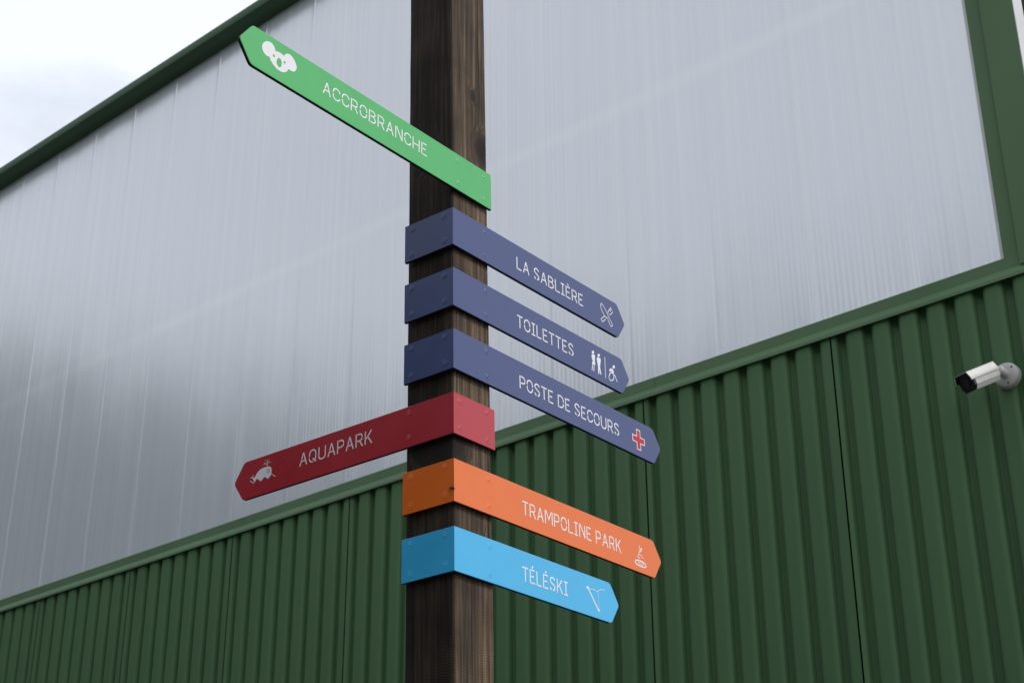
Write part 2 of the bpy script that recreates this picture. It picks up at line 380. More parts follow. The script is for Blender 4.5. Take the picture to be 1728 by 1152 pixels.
# upright flashing that covers the column: slanted reveal and flat cover
def vert_profile(name, pts, z0, z1, mat):
    n = len(pts)
    V = [(x, y, z0) for x, y in pts] + [(x, y, z1) for x, y in pts]
    F = [(i, (i + 1) % n, n + (i + 1) % n, n + i) for i in range(n)] + [tuple(range(n)), tuple(range(2 * n - 1, n - 1, -1))]
    o = mesh_obj(name, V, F, mat, B); return o
vert_profile('corner_flashing', [(-2.2425, -0.0125), (-2.176, -0.013), (-2.1755, 0.022), (-2.2425, 0.022)], ZT - 0.055, ZE + 0.02, M_trim)
vert_profile('corner_flashing', [(-2.1745, -0.030), (-2.0335, -0.033), (-2.0335, -0.027), (-2.1745, -0.024)], ZT - 0.0545, ZE + 0.02, M_trim)
vert_profile('corner_strip', [(-2.0330, -0.031), (-2.0300, -0.031), (-2.0300, 0.066), (-2.0330, 0.066)], ZT - 0.0545, ZE + 0.02, M_white)
vert_profile('corner_flashing', [(-2.125, -0.046), (-2.028, -0.047), (-2.028, 0.10), (-2.034, 0.10), (-2.034, -0.041), (-2.125, -0.0405)], 0.04, ZT - 0.11, M_trim)

# eave gutter with a rounded belly
gp = [(0.02, ZE + 0.10), (0.02, ZE - 0.004), (-0.012, ZE - 0.006), (-0.030, ZE + 0.006), (-0.060, ZE + 0.011), (-0.108, ZE + 0.013), (-0.119, ZE + 0.017), (-0.124, ZE + 0.027),
      (-0.124, ZE + 0.080), (-0.120, ZE + 0.083), (-0.112, ZE + 0.080), (-0.112, ZE + 0.066), (-0.03, ZE + 0.064), (-0.03, ZE + 0.10)]
extrude_profile('gutter', gp, X0 - 0.1, X1 + 0.1, M_gutter, B, 35)
# roof and the other walls of the hall
mesh_obj('roof', [(X0, 0.02, ZE + 0.112), (X1, 0.02, ZE + 0.112), (X1, 9, ZE + 1.0), (X0, 9, ZE + 1.0), (X0, 18, ZE + 0.112), (X1, 18, ZE + 0.112)], [(0, 1, 2, 3), (3, 2, 5, 4)], M_roof, B)
for x in (X0, X1):
    mesh_obj('gable_wall', [(x, 0.02, 0), (x, 18, 0), (x, 18, ZE + 0.11), (x, 9, ZE + 0.998), (x, 0.02, ZE + 0.11)], [(0, 1, 2, 3, 4)], M_gable, B)
mesh_obj('rear_wall', [(X0, 18, 0), (X1, 18, 0), (X1, 18, ZE + 0.11), (X0, 18, ZE + 0.11)], [(0, 1, 2, 3)], M_green, B)

# ------------------------------------------------------------------ post: local X along its right face, Y along its left face, Z up the lean
DR = Vector((0.61849387, 0.78577627, 0.00458074)); DL = Vector((-0.78563302, 0.61847648, -0.01635849)); UP = Vector((-0.0156872, 0.00651885, 0.9998557))
C0 = Vector((-0.14775931, 3.6, 1.6 + EYE))
def post_frame(z):
    o = C0 + UP * z
    return Matrix(((DR.x, DL.x, UP.x, o.x), (DR.y, DL.y, UP.y, o.y), (DR.z, DL.z, UP.z, o.z), (0, 0, 0, 1)))
G = 0.0135                 # thickness of the plates that sit on the post
def post():
    zb, zt = -3.26, 1.52
    P = empty('wooden_post', post_frame(0)); tag(P, 'tall square post of dark stained sawn timber carrying the direction signs', 'post')
    a, b, by = G + 0.0003, 0.1660, 0.1715
    c = 0.004
    ring = [(a + c, a), (b - c, a), (b - c * .3, a + c * .3), (b, a + c), (b, b - c), (b - c * .3, b - c * .3), (b - c, b), (a + c, b), (a + c * .3, b - c * .3), (a, b - c), (a, a + c), (a + c * .3, a + c * .3)]
    # midpoints on each face
    full = []
    for i, p in enumerate(ring):
        q = ring[(i + 1) % len(ring)]; full.append(p)
        L = math.dist(p, q)
        if L > 0.05:
            for f in (.25, .5, .75): full.append((p[0] + (q[0] - p[0]) * f, p[1] + (q[1] - p[1]) * f))
    n = len(full); zs = np.linspace(zb, zt, 120)
    V, F = [], []
    ph = rng.uniform(0, 6, 8)
    for z in zs:
        for (x, y) in full:
            d = 0.0008 * math.sin(z * 5 + ph[0] + x * 30) + 0.0005 * math.sin(z * 17 + ph[1] + y * 40)
            # only ever inwards, so that the plates keep their seat
            cx = (a + b) / 2; s = 1 - (0.0012 + abs(d)) / 0.076 * (0.4 if min(x - a, y - a) < 1e-6 else 1.0)
            V.append((cx + (x - cx) * s, a + (cx + (y - cx) * s - a) * (by - a) / (b - a), z))
    for i in range(len(zs) - 1):
        for k in range(n): F.append((i * n + k, i * n + (k + 1) % n, (i + 1) * n + (k + 1) % n, (i + 1) * n + k))
    F.append(tuple(range(n)))
    cxy = (a + b) / 2
    V.append((cxy, (a + by) / 2, zt + 0.03)); tip = len(V) - 1; top = (len(zs) - 1) * n
    for k in range(n): F.append((top + k, top + (k + 1) % n, tip))
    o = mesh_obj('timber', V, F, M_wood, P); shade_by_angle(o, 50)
    # drying cracks as thin wedges let into the right face
    for (x, z0, z1, wd) in ((0.134, 0.82, 1.28, 0.0016), (0.150, -0.46, -0.19, 0.0013), (0.134, -0.44, -0.385, 0.0014), (0.052, -1.6, -1.0, 0.0012)):
        m = 14; VV, FF = [], []
        for i in range(m + 1):
            u = i / m; z = z0 + (z1 - z0) * u; hw = wd * math.sin(math.pi * u) ** 0.6 / 2 + 0.0001
            xx = x + 0.0022 * math.sin(u * 7 + z0 * 9) + 0.0008 * math.sin(u * 23)
            VV += [(xx - hw, a + 0.0002, z), (xx + hw, a + 0.0002, z)]
        for i in range(m): FF.append((2 * i, 2 * i + 1, 2 * i + 3, 2 * i + 2))
        mesh_obj('crack', VV, FF, M_crack, P)
post()

# ------------------------------------------------------------------ lettering: stroke alphabet with stencil gaps (cap height 1)
def arc(cx, cy, rx, ry, a0, a1, n=9):
    return [(cx + rx * math.cos(math.radians(a0 + (a1 - a0) * i / n)), cy + ry * math.sin(math.radians(a0 + (a1 - a0) * i / n))) for i in range(n + 1)]
STEM = [(.045, 0), (.045, 1)]
BOWL = [[(.125, .955), (.30, .955)] + arc(.30, .74, .20, .215, 90, -15)[1:], arc(.30, .655, .20, .205, -5, -90) + [(.11, .45)]]
GL = {
 'A': (.62, [[(.31, .985), (.165, .46)], [(.31, .985), (.585, 0)], [(.475, .345), (.14, .345), (.04, 0)]]),
 'B': (.57, [STEM, [(.125, .955), (.29, .955)] + arc(.29, .745, .2, .21, 90, -90)[1:] + [(.125, .535)], arc(.30, .275, .225, .23, 62, -90) + [(.125, .045)]]),
 'C': (.57, [arc(.30, .66, .255, .295, 8, 180) + [(.045, .57)], [(.045, .46)] + arc(.30, .34, .255, .295, 180, 352)]),
 'D': (.60, [STEM, [(.125, .955), (.26, .955)] + arc(.26, .66, .29, .295, 90, 0)[1:] + [(.55, .52)], [(.55, .41)] + arc(.26, .34, .29, .295, 0, -90) + [(.125, .045)]]),
 'E': (.50, [STEM, [(.125, .955), (.465, .955)], [(.125, .51), (.39, .51)], [(.125, .045), (.485, .045)]]),
 'H': (.62, [STEM, [(.125, .49), (.50, .49)], [(.575, 0), (.575, 1)]]),
 'I': (.36, [[(.0, .955), (.36, .955)], [(.18, .91), (.18, .13)], [(0, .045), (.36, .045)]]),
 'K': (.57, [STEM, [(.125, .42), (.515, 1)], [(.27, .50), (.545, 0)]]),
 'L': (.48, [STEM, [(.125, .045), (.47, .045)]]),
 'M': (.76, [STEM, [(.125, .97), (.38, .36), (.635, .97)], [(.715, 0), (.715, 1)]]),
 'N': (.63, [STEM, [(.125, .97), (.575, .03)], [(.585, .03), (.585, 1)]]),
 'O': (.60, [[(.045, .57)] + arc(.30, .66, .255, .295, 180, 0) + [(.555, .52)], [(.045, .46)] + arc(.30, .34, .255, .295, 180, 360) + [(.555, .41)]]),
 'P': (.54, [STEM] + BOWL),
 'Q': (.62, [[(.045, .50)] + arc(.30, .66, .255, .295, 180, 0) + [(.555, .34), (.50, .17)], [(.045, .39)] + arc(.30, .34, .255, .295, 180, 285), [(.30, .27), (.40, .25), (.47, .10), (.60, .03)]]),
 'R': (.57, [STEM] + BOWL + [[(.34, .385), (.545, 0)]]),
 'S': (.55, [arc(.275, .735, .215, .22, 10, 190, 12) + [(.14, .59), (.40, .43)] + arc(.275, .265, .215, .22, 25, -80, 9), arc(.275, .265, .225, .22, 248, 190, 5)]),
 'T': (.54, [[(0, .955), (.54, .955)], [(.27, .86), (.27, 0)]]),
 'U': (.60, [[(.045, 1), (.045, .32)] + arc(.30, .30, .255, .255, 180, 360) + [(.555, 1)]]),
}
GL['È'] = (.50, GL['E'][1] + [[(.20, 1.24), (.32, 1.09)]])
GL['É'] = (.50, GL['E'][1] + [[(.34, 1.26), (.22, 1.09)]])
def ribbon(pts, w):
    """flat stroke of width w along pts, butt ends, mitred corners -> verts, quads"""
    P = [np.array(p, float) for p in pts]; n = len(P); closed = np.linalg.norm(P[0] - P[-1]) < 1e-9
    V, F = [], []
    for i in range(n):
        d0 = P[i] - P[i - 1] if i > 0 else (P[0] - P[-2] if closed else P[1] - P[0])
        d1 = P[i + 1] - P[i] if i < n - 1 else (P[1] - P[0] if closed else P[-1] - P[-2])
        d0 = d0 / (np.linalg.norm(d0) + 1e-12); d1 = d1 / (np.linalg.norm(d1) + 1e-12)
        t = d0 + d1; t = t / (np.linalg.norm(t) + 1e-12); nn = np.array((-t[1], t[0]))
        k = 1 / max(0.5, abs(nn @ np.array((-d1[1], d1[0]))))
        V += [P[i] + nn * w / 2 * k, P[i] - nn * w / 2 * k]
    for i in range(n - 1): F.append((2 * i, 2 * i + 1, 2 * i + 3, 2 * i + 2))
    return V, F
class Sheet:
    """collects flat printed shapes; put(u, v, lift) maps them onto the plate"""
    def __init__(self, put): self.put = put; self.V = []; self.F = []; self.k = 0
    def add(self, V, F, lift=None):
        h = 0.00025 + 0.00003 * (self.k % 6) if lift is None else lift
        self.k += 1; b = len(self.V)
        self.V += [self.put(u, v, h) for u, v in V]; self.F += [tuple(b + i for i in f) for f in F]
    def build(self, name, mat, parent): return mesh_obj(name, self.V, self.F, mat, parent)
def lettering(text, u0, u1, base, cap, put, parent):
    gap, space = 0.135, 0.33
    x = 0; words = [[]]
    for ch in text:
        if ch == ' ': x += space; words.append([]); continue
        words[-1].append((ch, x)); x += GL[ch][0] + gap
    tot = x - gap; k = (u1 - u0) / tot
    for w in words:                                    # each printed word is a part
        s = Sheet(put)
        for ch, px in w:
            for st in GL[ch][1]:
                pts = [(u0 + (px + a) * k, base + b * cap) for a, b in st]
                s.add(*ribbon(pts, 0.0039))
        s.build('lettering', M_print, parent)

# outlines of the pictograms on the plates, in metres on the plate (u along the plate, v up)
PICTOS = {
 'koala': [
  ('f', 'w', [(-0.6805, 0.6027), (-0.6724, 0.6063), (-0.6642, 0.6068), (-0.6575, 0.6032), (-0.6529, 0.5976), (-0.6503, 0.5909), (-0.6551, 0.5793), (-0.6689, 0.5644), (-0.678, 0.5632), (-0.6869, 0.5667), (-0.6923, 0.5742), (-0.6934, 0.5825), (-0.6907, 0.5913), (-0.686, 0.5979)]),
  ('f', 'w', [(-0.6503, 0.5909), (-0.6412, 0.5942), (-0.631, 0.5941), (-0.6225, 0.5922), (-0.611, 0.587), (-0.6057, 0.5768), (-0.6059, 0.5637), (-0.611, 0.5536), (-0.6199, 0.5464), (-0.6308, 0.543), (-0.6438, 0.5441), (-0.6552, 0.5493), (-0.6639, 0.5567), (-0.6686, 0.5646), (-0.6641, 0.576), (-0.6573, 0.5846)]),
  ('f', 'w', [(-0.6225, 0.5922), (-0.6191, 0.5989), (-0.612, 0.6048), (-0.6046, 0.6069), (-0.5959, 0.6042), (-0.588, 0.5979), (-0.5819, 0.5897), (-0.5795, 0.5811), (-0.5819, 0.5724), (-0.5881, 0.5653), (-0.5974, 0.5625), (-0.6049, 0.5633), (-0.6139, 0.5724), (-0.62, 0.5821)]),
  ('f', 'p', [(-0.6402, 0.5772), (-0.6347, 0.5782), (-0.6304, 0.5748), (-0.6291, 0.5674), (-0.6295, 0.5591), (-0.6333, 0.5535), (-0.6384, 0.5527), (-0.6431, 0.5566), (-0.6454, 0.5618), (-0.6445, 0.5705)]),
  ('f', 'p', [(-0.6526, 0.5774), (-0.6516, 0.5759), (-0.6515, 0.5741), (-0.6523, 0.5726), (-0.6538, 0.5717), (-0.6556, 0.5717), (-0.6572, 0.5726), (-0.6581, 0.5742), (-0.6582, 0.5759), (-0.6574, 0.5775), (-0.6559, 0.5784), (-0.6542, 0.5783)]),
  ('f', 'p', [(-0.6173, 0.5777), (-0.6165, 0.5763), (-0.6164, 0.5745), (-0.6173, 0.573), (-0.6188, 0.5721), (-0.6205, 0.5721), (-0.622, 0.5729), (-0.6228, 0.5743), (-0.6229, 0.5761), (-0.622, 0.5776), (-0.6205, 0.5785), (-0.6188, 0.5785)]),
 ],
 'cutlery': [
  ('s', 'w', 0.0024, [(0.6741, 0.4239), (0.6702, 0.414), (0.6735, 0.4034), (0.687, 0.3883), (0.6956, 0.3847), (0.7026, 0.3866), (0.7151, 0.3667), (0.7218, 0.3648), (0.727, 0.3693), (0.7263, 0.3741), (0.7055, 0.3968), (0.695, 0.4098), (0.6827, 0.4204), (0.6741, 0.4239)]),
  ('s', 'w', 0.0024, [(0.6912, 0.3888), (0.674, 0.375), (0.6694, 0.3693), (0.6726, 0.3645), (0.6773, 0.3642), (0.6925, 0.3782)]),
  ('s', 'w', 0.0024, [(0.7227, 0.4273), (0.7121, 0.4138), (0.7062, 0.4055), (0.7079, 0.4011)]),
  ('s', 'w', 0.0024, [(0.7278, 0.4245), (0.7184, 0.4128)]),
  ('s', 'w', 0.0024, [(0.733, 0.4172), (0.7242, 0.4068), (0.7131, 0.4)]),
  ('s', 'w', 0.0024, [(0.7221, 0.4196), (0.7278, 0.4245)]),
 ],
 'toilet_figures': [
  ('f', 'w', [(0.6259, 0.2479), (0.6251, 0.2453), (0.6233, 0.2427), (0.6207, 0.2407), (0.6179, 0.2398), (0.6155, 0.24), (0.6139, 0.2414), (0.6135, 0.2436), (0.6143, 0.2463), (0.6161, 0.2488), (0.6187, 0.2508), (0.6215, 0.2518), (0.6239, 0.2515), (0.6255, 0.2502)]),
  ('f', 'w', [(0.6113, 0.2344), (0.6161, 0.238), (0.6254, 0.2413), (0.6298, 0.2389), (0.6271, 0.2217), (0.6291, 0.2089), (0.6119, 0.2068), (0.6167, 0.2188), (0.6118, 0.2278)]),
  ('s', 'w', 0.0033, [(0.6155, 0.2087), (0.6109, 0.1866)]),
  ('s', 'w', 0.0033, [(0.6231, 0.2087), (0.6194, 0.1863)]),
  ('f', 'w', [(0.6539, 0.2479), (0.6531, 0.2454), (0.6512, 0.2429), (0.6486, 0.241), (0.6458, 0.24), (0.6434, 0.2402), (0.6418, 0.2414), (0.6414, 0.2435), (0.6421, 0.2461), (0.644, 0.2485), (0.6466, 0.2504), (0.6494, 0.2514), (0.6519, 0.2513), (0.6535, 0.25)]),
  ('f', 'w', [(0.6366, 0.2341), (0.643, 0.2382), (0.6548, 0.2397), (0.6575, 0.2348), (0.6552, 0.2242), (0.6516, 0.2107), (0.6566, 0.1891), (0.6513, 0.1867), (0.6469, 0.202), (0.6462, 0.1869), (0.6406, 0.1857), (0.6415, 0.2121), (0.6371, 0.2268)]),
  ('s', 'w', 0.0024, [(0.6783, 0.2508), (0.6782, 0.1847)]),
  ('f', 'w', [(0.7291, 0.237), (0.7282, 0.2345), (0.7263, 0.232), (0.7236, 0.23), (0.7207, 0.2291), (0.7183, 0.2292), (0.7166, 0.2305), (0.7162, 0.2326), (0.717, 0.2352), (0.719, 0.2377), (0.7216, 0.2396), (0.7245, 0.2406), (0.727, 0.2404), (0.7286, 0.2391)]),
  ('f', 'w', [(0.6989, 0.2121), (0.6983, 0.2168), (0.7046, 0.2248), (0.7177, 0.2259), (0.7222, 0.2177), (0.7175, 0.2108), (0.7082, 0.211), (0.7098, 0.218), (0.7055, 0.2166), (0.7042, 0.2129)]),
  ('s', 'w', 0.003, [(0.721, 0.2032), (0.7199, 0.1986), (0.7173, 0.194), (0.7137, 0.19), (0.7094, 0.1871), (0.705, 0.1857), (0.7009, 0.1858), (0.6978, 0.1875), (0.6959, 0.1906), (0.6955, 0.1947), (0.6966, 0.1993), (0.6991, 0.2038), (0.7027, 0.2078), (0.707, 0.2107), (0.7115, 0.2122), (0.7155, 0.2121), (0.7187, 0.2104), (0.7206, 0.2073), (0.721, 0.2032)]),
  ('s', 'w', 0.003, [(0.7165, 0.2111), (0.7277, 0.2077), (0.7357, 0.1914)]),
 ],
 'first_aid_cross': [
  ('c', [(0.8238, 0.0696), (0.8427, 0.0713), (0.8426, 0.0521), (0.8622, 0.0512), (0.86, 0.0291), (0.844, 0.0278), (0.8403, 0.0087), (0.8216, 0.0078), (0.8236, 0.0285), (0.8006, 0.0295), (0.8026, 0.0514), (0.8229, 0.0507)]),
 ],
 'jumper': [
  ('s', 'w', 0.0036, [(0.7802, -0.3346), (0.7969, -0.3303), (0.8153, -0.3308), (0.8293, -0.3348), (0.8332, -0.3406), (0.8253, -0.3453), (0.8055, -0.3464), (0.7861, -0.3446), (0.7784, -0.3405), (0.7802, -0.3346)]),
  ('s', 'w', 0.0019, [(0.7933, -0.3373), (0.8047, -0.3342), (0.8168, -0.3357), (0.8193, -0.3395), (0.808, -0.3416), (0.7959, -0.3405), (0.7933, -0.3373)]),
  ('s', 'w', 0.0022, [(0.805, -0.2848), (0.8018, -0.2969), (0.804, -0.3028), (0.7993, -0.3094), (0.7981, -0.3138)]),
  ('f', 'w', [(0.8177, -0.2939), (0.8168, -0.2957), (0.8146, -0.2975), (0.8119, -0.2986), (0.8092, -0.2988), (0.8073, -0.298), (0.8067, -0.2964), (0.8076, -0.2945), (0.8098, -0.2928), (0.8125, -0.2917), (0.8152, -0.2915), (0.8171, -0.2923)]),
  ('s', 'w', 0.0025, [(0.8128, -0.2979), (0.809, -0.3021), (0.8037, -0.3063)]),
  ('s', 'w', 0.0022, [(0.799, -0.3126), (0.8096, -0.3135), (0.8212, -0.3209)]),
  ('s', 'w', 0.0022, [(0.798, -0.3143), (0.7933, -0.3211), (0.8045, -0.3238)]),
 ],
 'ski_tow': [
  ('s', 'w', 0.0043, [(0.5445, -0.4616), (0.5909, -0.5166)]),
  ('f', 'w', [(0.5486, -0.4618), (0.5478, -0.4639), (0.5459, -0.4657), (0.5434, -0.4667), (0.541, -0.4667), (0.5393, -0.4657), (0.5388, -0.4639), (0.5396, -0.4618), (0.5414, -0.46), (0.5439, -0.459), (0.5463, -0.459), (0.548, -0.46)]),
  ('f', 'w', [(0.596, -0.514), (0.5952, -0.5159), (0.5934, -0.5176), (0.5911, -0.5185), (0.5889, -0.5185), (0.5873, -0.5175), (0.5868, -0.5158), (0.5876, -0.5139), (0.5893, -0.5122), (0.5917, -0.5113), (0.5939, -0.5113), (0.5955, -0.5123)]),
  ('s', 'w', 0.0014, [(0.5498, -0.4649), (0.5761, -0.4626), (0.5902, -0.4654), (0.5951, -0.4608), (0.6049, -0.4558), (0.6165, -0.4537), (0.6252, -0.4548)]),
  ('s', 'w', 0.0013, [(0.5906, -0.4654), (0.5918, -0.5141)]),
 ],
 'whale': [
  ('f', 'w', [(0.7116, -0.1318), (0.7044, -0.1228), (0.6952, -0.1155), (0.6842, -0.1117), (0.6713, -0.1119), (0.6664, -0.1131), (0.66, -0.1123), (0.6526, -0.1147), (0.6475, -0.1196), (0.6462, -0.1276), (0.6459, -0.1372), (0.6486, -0.1401), (0.6531, -0.1449), (0.6601, -0.1482), (0.6651, -0.1446), (0.671, -0.1396), (0.6757, -0.1411), (0.6818, -0.1464), (0.6873, -0.1484), (0.6924, -0.1454), (0.6984, -0.1398), (0.7034, -0.138), (0.7071, -0.1418), (0.7109, -0.1457), (0.7162, -0.1396), (0.7193, -0.1311)]),
  ('s', 'w', 0.0021, [(0.7297, -0.1379), (0.7243, -0.1407), (0.7182, -0.1464), (0.7138, -0.1468), (0.7095, -0.1424)]),
  ('s', 'w', 0.0018, [(0.7165, -0.1229), (0.7211, -0.1283), (0.7296, -0.1305)]),
  ('s', 'w', 0.0019, [(0.6463, -0.1388), (0.6413, -0.1401), (0.6355, -0.1459), (0.6297, -0.1475)]),
  ('s', 'w', 0.0027, [(0.7216, -0.1282), (0.7165, -0.1354)]),
  ('s', 'w', 0.0024, [(0.6639, -0.1137), (0.6643, -0.1053)]),
  ('s', 'w', 0.0015, [(0.6643, -0.1059), (0.664, -0.0958), (0.6684, -0.093)]),
  ('s', 'w', 0.0012, [(0.6639, -0.0965), (0.6608, -0.0947)]),
  ('s', 'w', 0.0015, [(0.6646, -0.1058), (0.6713, -0.1002), (0.6783, -0.0982)]),
  ('s', 'w', 0.0011, [(0.6703, -0.1026), (0.6799, -0.1032)]),
  ('s', 'w', 0.0015, [(0.6638, -0.1042), (0.6573, -0.1001), (0.6494, -0.1035)]),
  ('s', 'w', 0.0011, [(0.6572, -0.0933), (0.654, -0.0918)]),
  ('s', 'w', 0.001, [(0.6755, -0.0917), (0.6725, -0.093)]),
  ('s', 'p', 0.0016, [(0.6541, -0.1271), (0.6543, -0.1288), (0.655, -0.1301), (0.6563, -0.131), (0.6579, -0.1312), (0.6597, -0.1307), (0.6613, -0.1297), (0.6628, -0.1282), (0.6637, -0.1265), (0.6642, -0.1246), (0.664, -0.1229), (0.6632, -0.1216), (0.6619, -0.1207), (0.6603, -0.1205), (0.6586, -0.1209), (0.6569, -0.122), (0.6555, -0.1235), (0.6545, -0.1252), (0.6541, -0.1271)]),
 ],
}

# ------------------------------------------------------------------ signs
H = 0.1111
TH = 0.0088                # plate thickness; short spacers fill the gap to the post
def round_corner(poly, idx, r):
    out = []
    n = len(poly)
    for i, p in enumerate(poly):
        if i not in idx: out.append(p); continue
        p = np.array(p); a = np.array(poly[i - 1]) - p; b = np.array(poly[(i + 1) % n]) - p
        a /= np.linalg.norm(a); b /= np.linalg.norm(b)
        for t in (0, .25, .5, .75, 1):
            q = p + a * r * (1 - t) ** 2 + b * r * t ** 2
            out.append((float(q[0]), float(q[1])))
    return out
def plate(name, outline, put, paint_mat, parent, mitre=True):
    """outline [(u, v)] on the front plane; put(u, v, depth>0 is backwards) -> local point. Vertices at u == 0 are mitred."""
    n = len(outline); c = 0.0010
    cen = np.mean(outline, 0)
    ins = []
    for i in range(n):
        p = np.array(outline[i]); a = np.array(outline[i - 1]); b = np.array(outline[(i + 1) % n])
        d0 = (p - a) / (np.linalg.norm(p - a) + 1e-9); d1 = (b - p) / (np.linalg.norm(b - p) + 1e-9)
        n0 = np.array((-d0[1], d0[0])); n1 = np.array((-d1[1], d1[0])); m = n0 + n1; m /= np.linalg.norm(m) + 1e-9
        if (cen - p) @ m < 0: m = -m
        q = p + m * c
        if mitre and abs(p[0]) < 1e-9: q = np.array((0.0002, p[1] + (c if p[1] < cen[1] else -c)))
        ins.append(tuple(q))
    def P(p, d):
        u, v = p
        if mitre and abs(u) < 1e-3: u = d + 0.0002
        return put(u, v, d)
    V = [P(p, 0) for p in ins] + [P(p, c) for p in outline] + [P(p, TH) for p in outline]
    F = [tuple(range(n))]; mi = [0]
    for i in range(n):
        k = (i + 1) % n
        F.append((i, k, n + k, n + i)); mi.append(0)
        F.append((n + i, n + k, 2 * n + k, 2 * n + i)); mi.append(1)
    F.append(tuple(range(2 * n, 3 * n))); mi.append(1)
    return mesh_obj(name, V, F, [paint_mat, M_edge], parent, midx=mi)
SCREW = [(0.0094, 0.0), (0.0090, 0.0002), (0.0078, 0.00035), (0.0058, 0.0004), (0.0050, 0.0004), (0.0046, 0.0001), (0.0040, 0.0001), (0.0036, 0.0005), (0.0004, 0.00055)]
def screw(parent, mat, put, u, v):
    o = Vector(put(u, v, 0)); nrm = (Vector(put(u, v, -1)) - o).normalized()
    q = nrm.to_track_quat('Z', 'Y').to_matrix().to_4x4()
    sc = lathe('screw_cap', SCREW, 20, Matrix.Translation(o) @ q, mat, parent, 60)
    lathe('spacer', [(0.007, -G - 0.0012), (0.007, -TH - 0.0001)], 12, Matrix.Translation(o) @ q, M_edge, parent, 60)
    return sc
putR = lambda u, v, d: (u, d, v)          # right face of the post, normal -Y
putL = lambda u, v, d: (d, u, v)          # left face of the post, normal -X
GROUP = None
def draw_picto(key, ztop, put, parent, paint_mat, name):
    """white shapes and, on top of them, the cut-outs that show the plate's own paint"""
    W = Sheet(lambda u, v, h: put(u, v - ztop, -h)); Cc = Sheet(lambda u, v, h: put(u, v - ztop, -h - 0.0004)); Rd = Sheet(lambda u, v, h: put(u, v - ztop, -h - 0.0003))
    for e in PICTOS[key]:
        if e[0] == 'f':
            S = W if e[1] == 'w' else Cc
            pts = e[2]; S.add(pts, [tuple(range(len(pts)))])
        elif e[0] == 's':
            S = W if e[1] == 'w' else Cc
            S.add(*ribbon(e[3], e[2]))
        else:
            c = np.mean(e[1], 0)
            # an upright cross with equal arms, white border and red field
            def cross(a, b): return [(c[0] + x, c[1] + y) for x, y in ((-b, a), (b, a), (b, b), (a, b), (a, -b), (b, -b), (b, -a), (-b, -a), (-b, -b), (-a, -b), (-a, b), (-b, b))]
            quads = [(0, 1, 6, 7), (2, 3, 4, 5), (11, 8, 9, 10)]
            W.add(cross(0.0320, 0.0105), quads, 0.0003); Rd.add(cross(0.0290, 0.0076), quads, 0.0003)
    p = W.build(name, M_print, parent)
    if Cc.V: Cc.build('cut_out', paint_mat, p)
    if Rd.V: Rd.build('red_field', M_cross, p)
    return p

def folded_sign(name, ztop, length, ret, arrow, paint_mat, text, u0, u1, base, picto, picto_name, label, scr_arrow, scr_ret):
    """arrow plate on one face of the post and a short return round the corner on the other"""
    S = empty(name, post_frame(ztop)); tag(S, label, 'direction sign', 'direction signs on the wooden post')
    pa, pb = (putR, putL) if arrow == 'R' else (putL, putR)
    tip = length + 0.0385
    o = round_corner([(0, 0), (length, 0), (tip, -H * 0.5), (length, -H), (0, -H)], (1, 2, 3), 0.009)
    plate('arrow_plate', o, pa, paint_mat, S)
    plate('return_plate', [(0, 0), (ret, 0), (ret, -H), (0, -H)], pb, paint_mat, S)
    for (u, v) in scr_arrow: screw(S, paint_mat, pa, u, v)
    for (u, v) in scr_ret: screw(S, paint_mat, pb, u, v)
    lettering(text, u0, u1, base - ztop, 0.0368, lambda u, v, h: pa(u, v, -h), S)
    draw_picto(picto, ztop, pa, S, paint_mat, picto_name)
    return S
SR = [(0.137, -0.020), (0.137, -0.090)]
SL = [(0.1415, -0.018), (0.1425, -0.093), (0.030, -0.018), (0.029, -0.092)]
zs = 0.4523; dz = 0.17585
folded_sign('direction_sign', zs, .7556, .1685, 'R', P_navy, 'LA SABLIÈRE', .2706, .5812, .3768, 'cutlery', 'cutlery_symbol',
            'navy arrow sign reading LA SABLIÈRE with a crossed knife and fork', SR, SL)
folded_sign('direction_sign', 0.2749, .7643, .1682, 'R', P_navy, 'TOILETTES', .2667, .5240, .1985, 'toilet_figures', 'toilet_symbols',
            'navy arrow sign reading TOILETTES with two figures and a wheelchair symbol', SR, SL)
folded_sign('direction_sign', 0.0989, .9110, .1679, 'R', P_navy, 'POSTE DE SECOURS', .2712, .7330, .0208, 'first_aid_cross', 'cross_symbol',
            'navy arrow sign reading POSTE DE SECOURS with a red cross', SR, SL)
folded_sign('direction_sign', -0.0769, .7560, .1631, 'L', P_red, 'AQUAPARK', .5391, .2748, -.1432, 'whale', 'whale_symbol',
            'red arrow sign reading AQUAPARK with a spouting whale, just above the orange sign', [(0.148, -0.021), (0.148, -0.088)], [(0.027, -0.020), (0.135, -0.018), (0.027, -0.092), (0.134, -0.093)])
folded_sign('direction_sign', -0.2540, .8765, .1682, 'R', P_orange, 'TRAMPOLINE PARK', .2704, .7118, -.3300, 'jumper', 'jumper_symbol',
            'orange arrow sign reading TRAMPOLINE PARK with a figure bouncing over a disc', SR, SL)
folded_sign('direction_sign', -0.4277, .6500, .1695, 'R', P_blue, 'TÉLÉSKI', .2637, .4545, -.5055, 'ski_tow', 'tow_handle_symbol',
            'bright blue arrow sign reading TÉLÉSKI with a tow handle, lowest on the post', SR, SL)
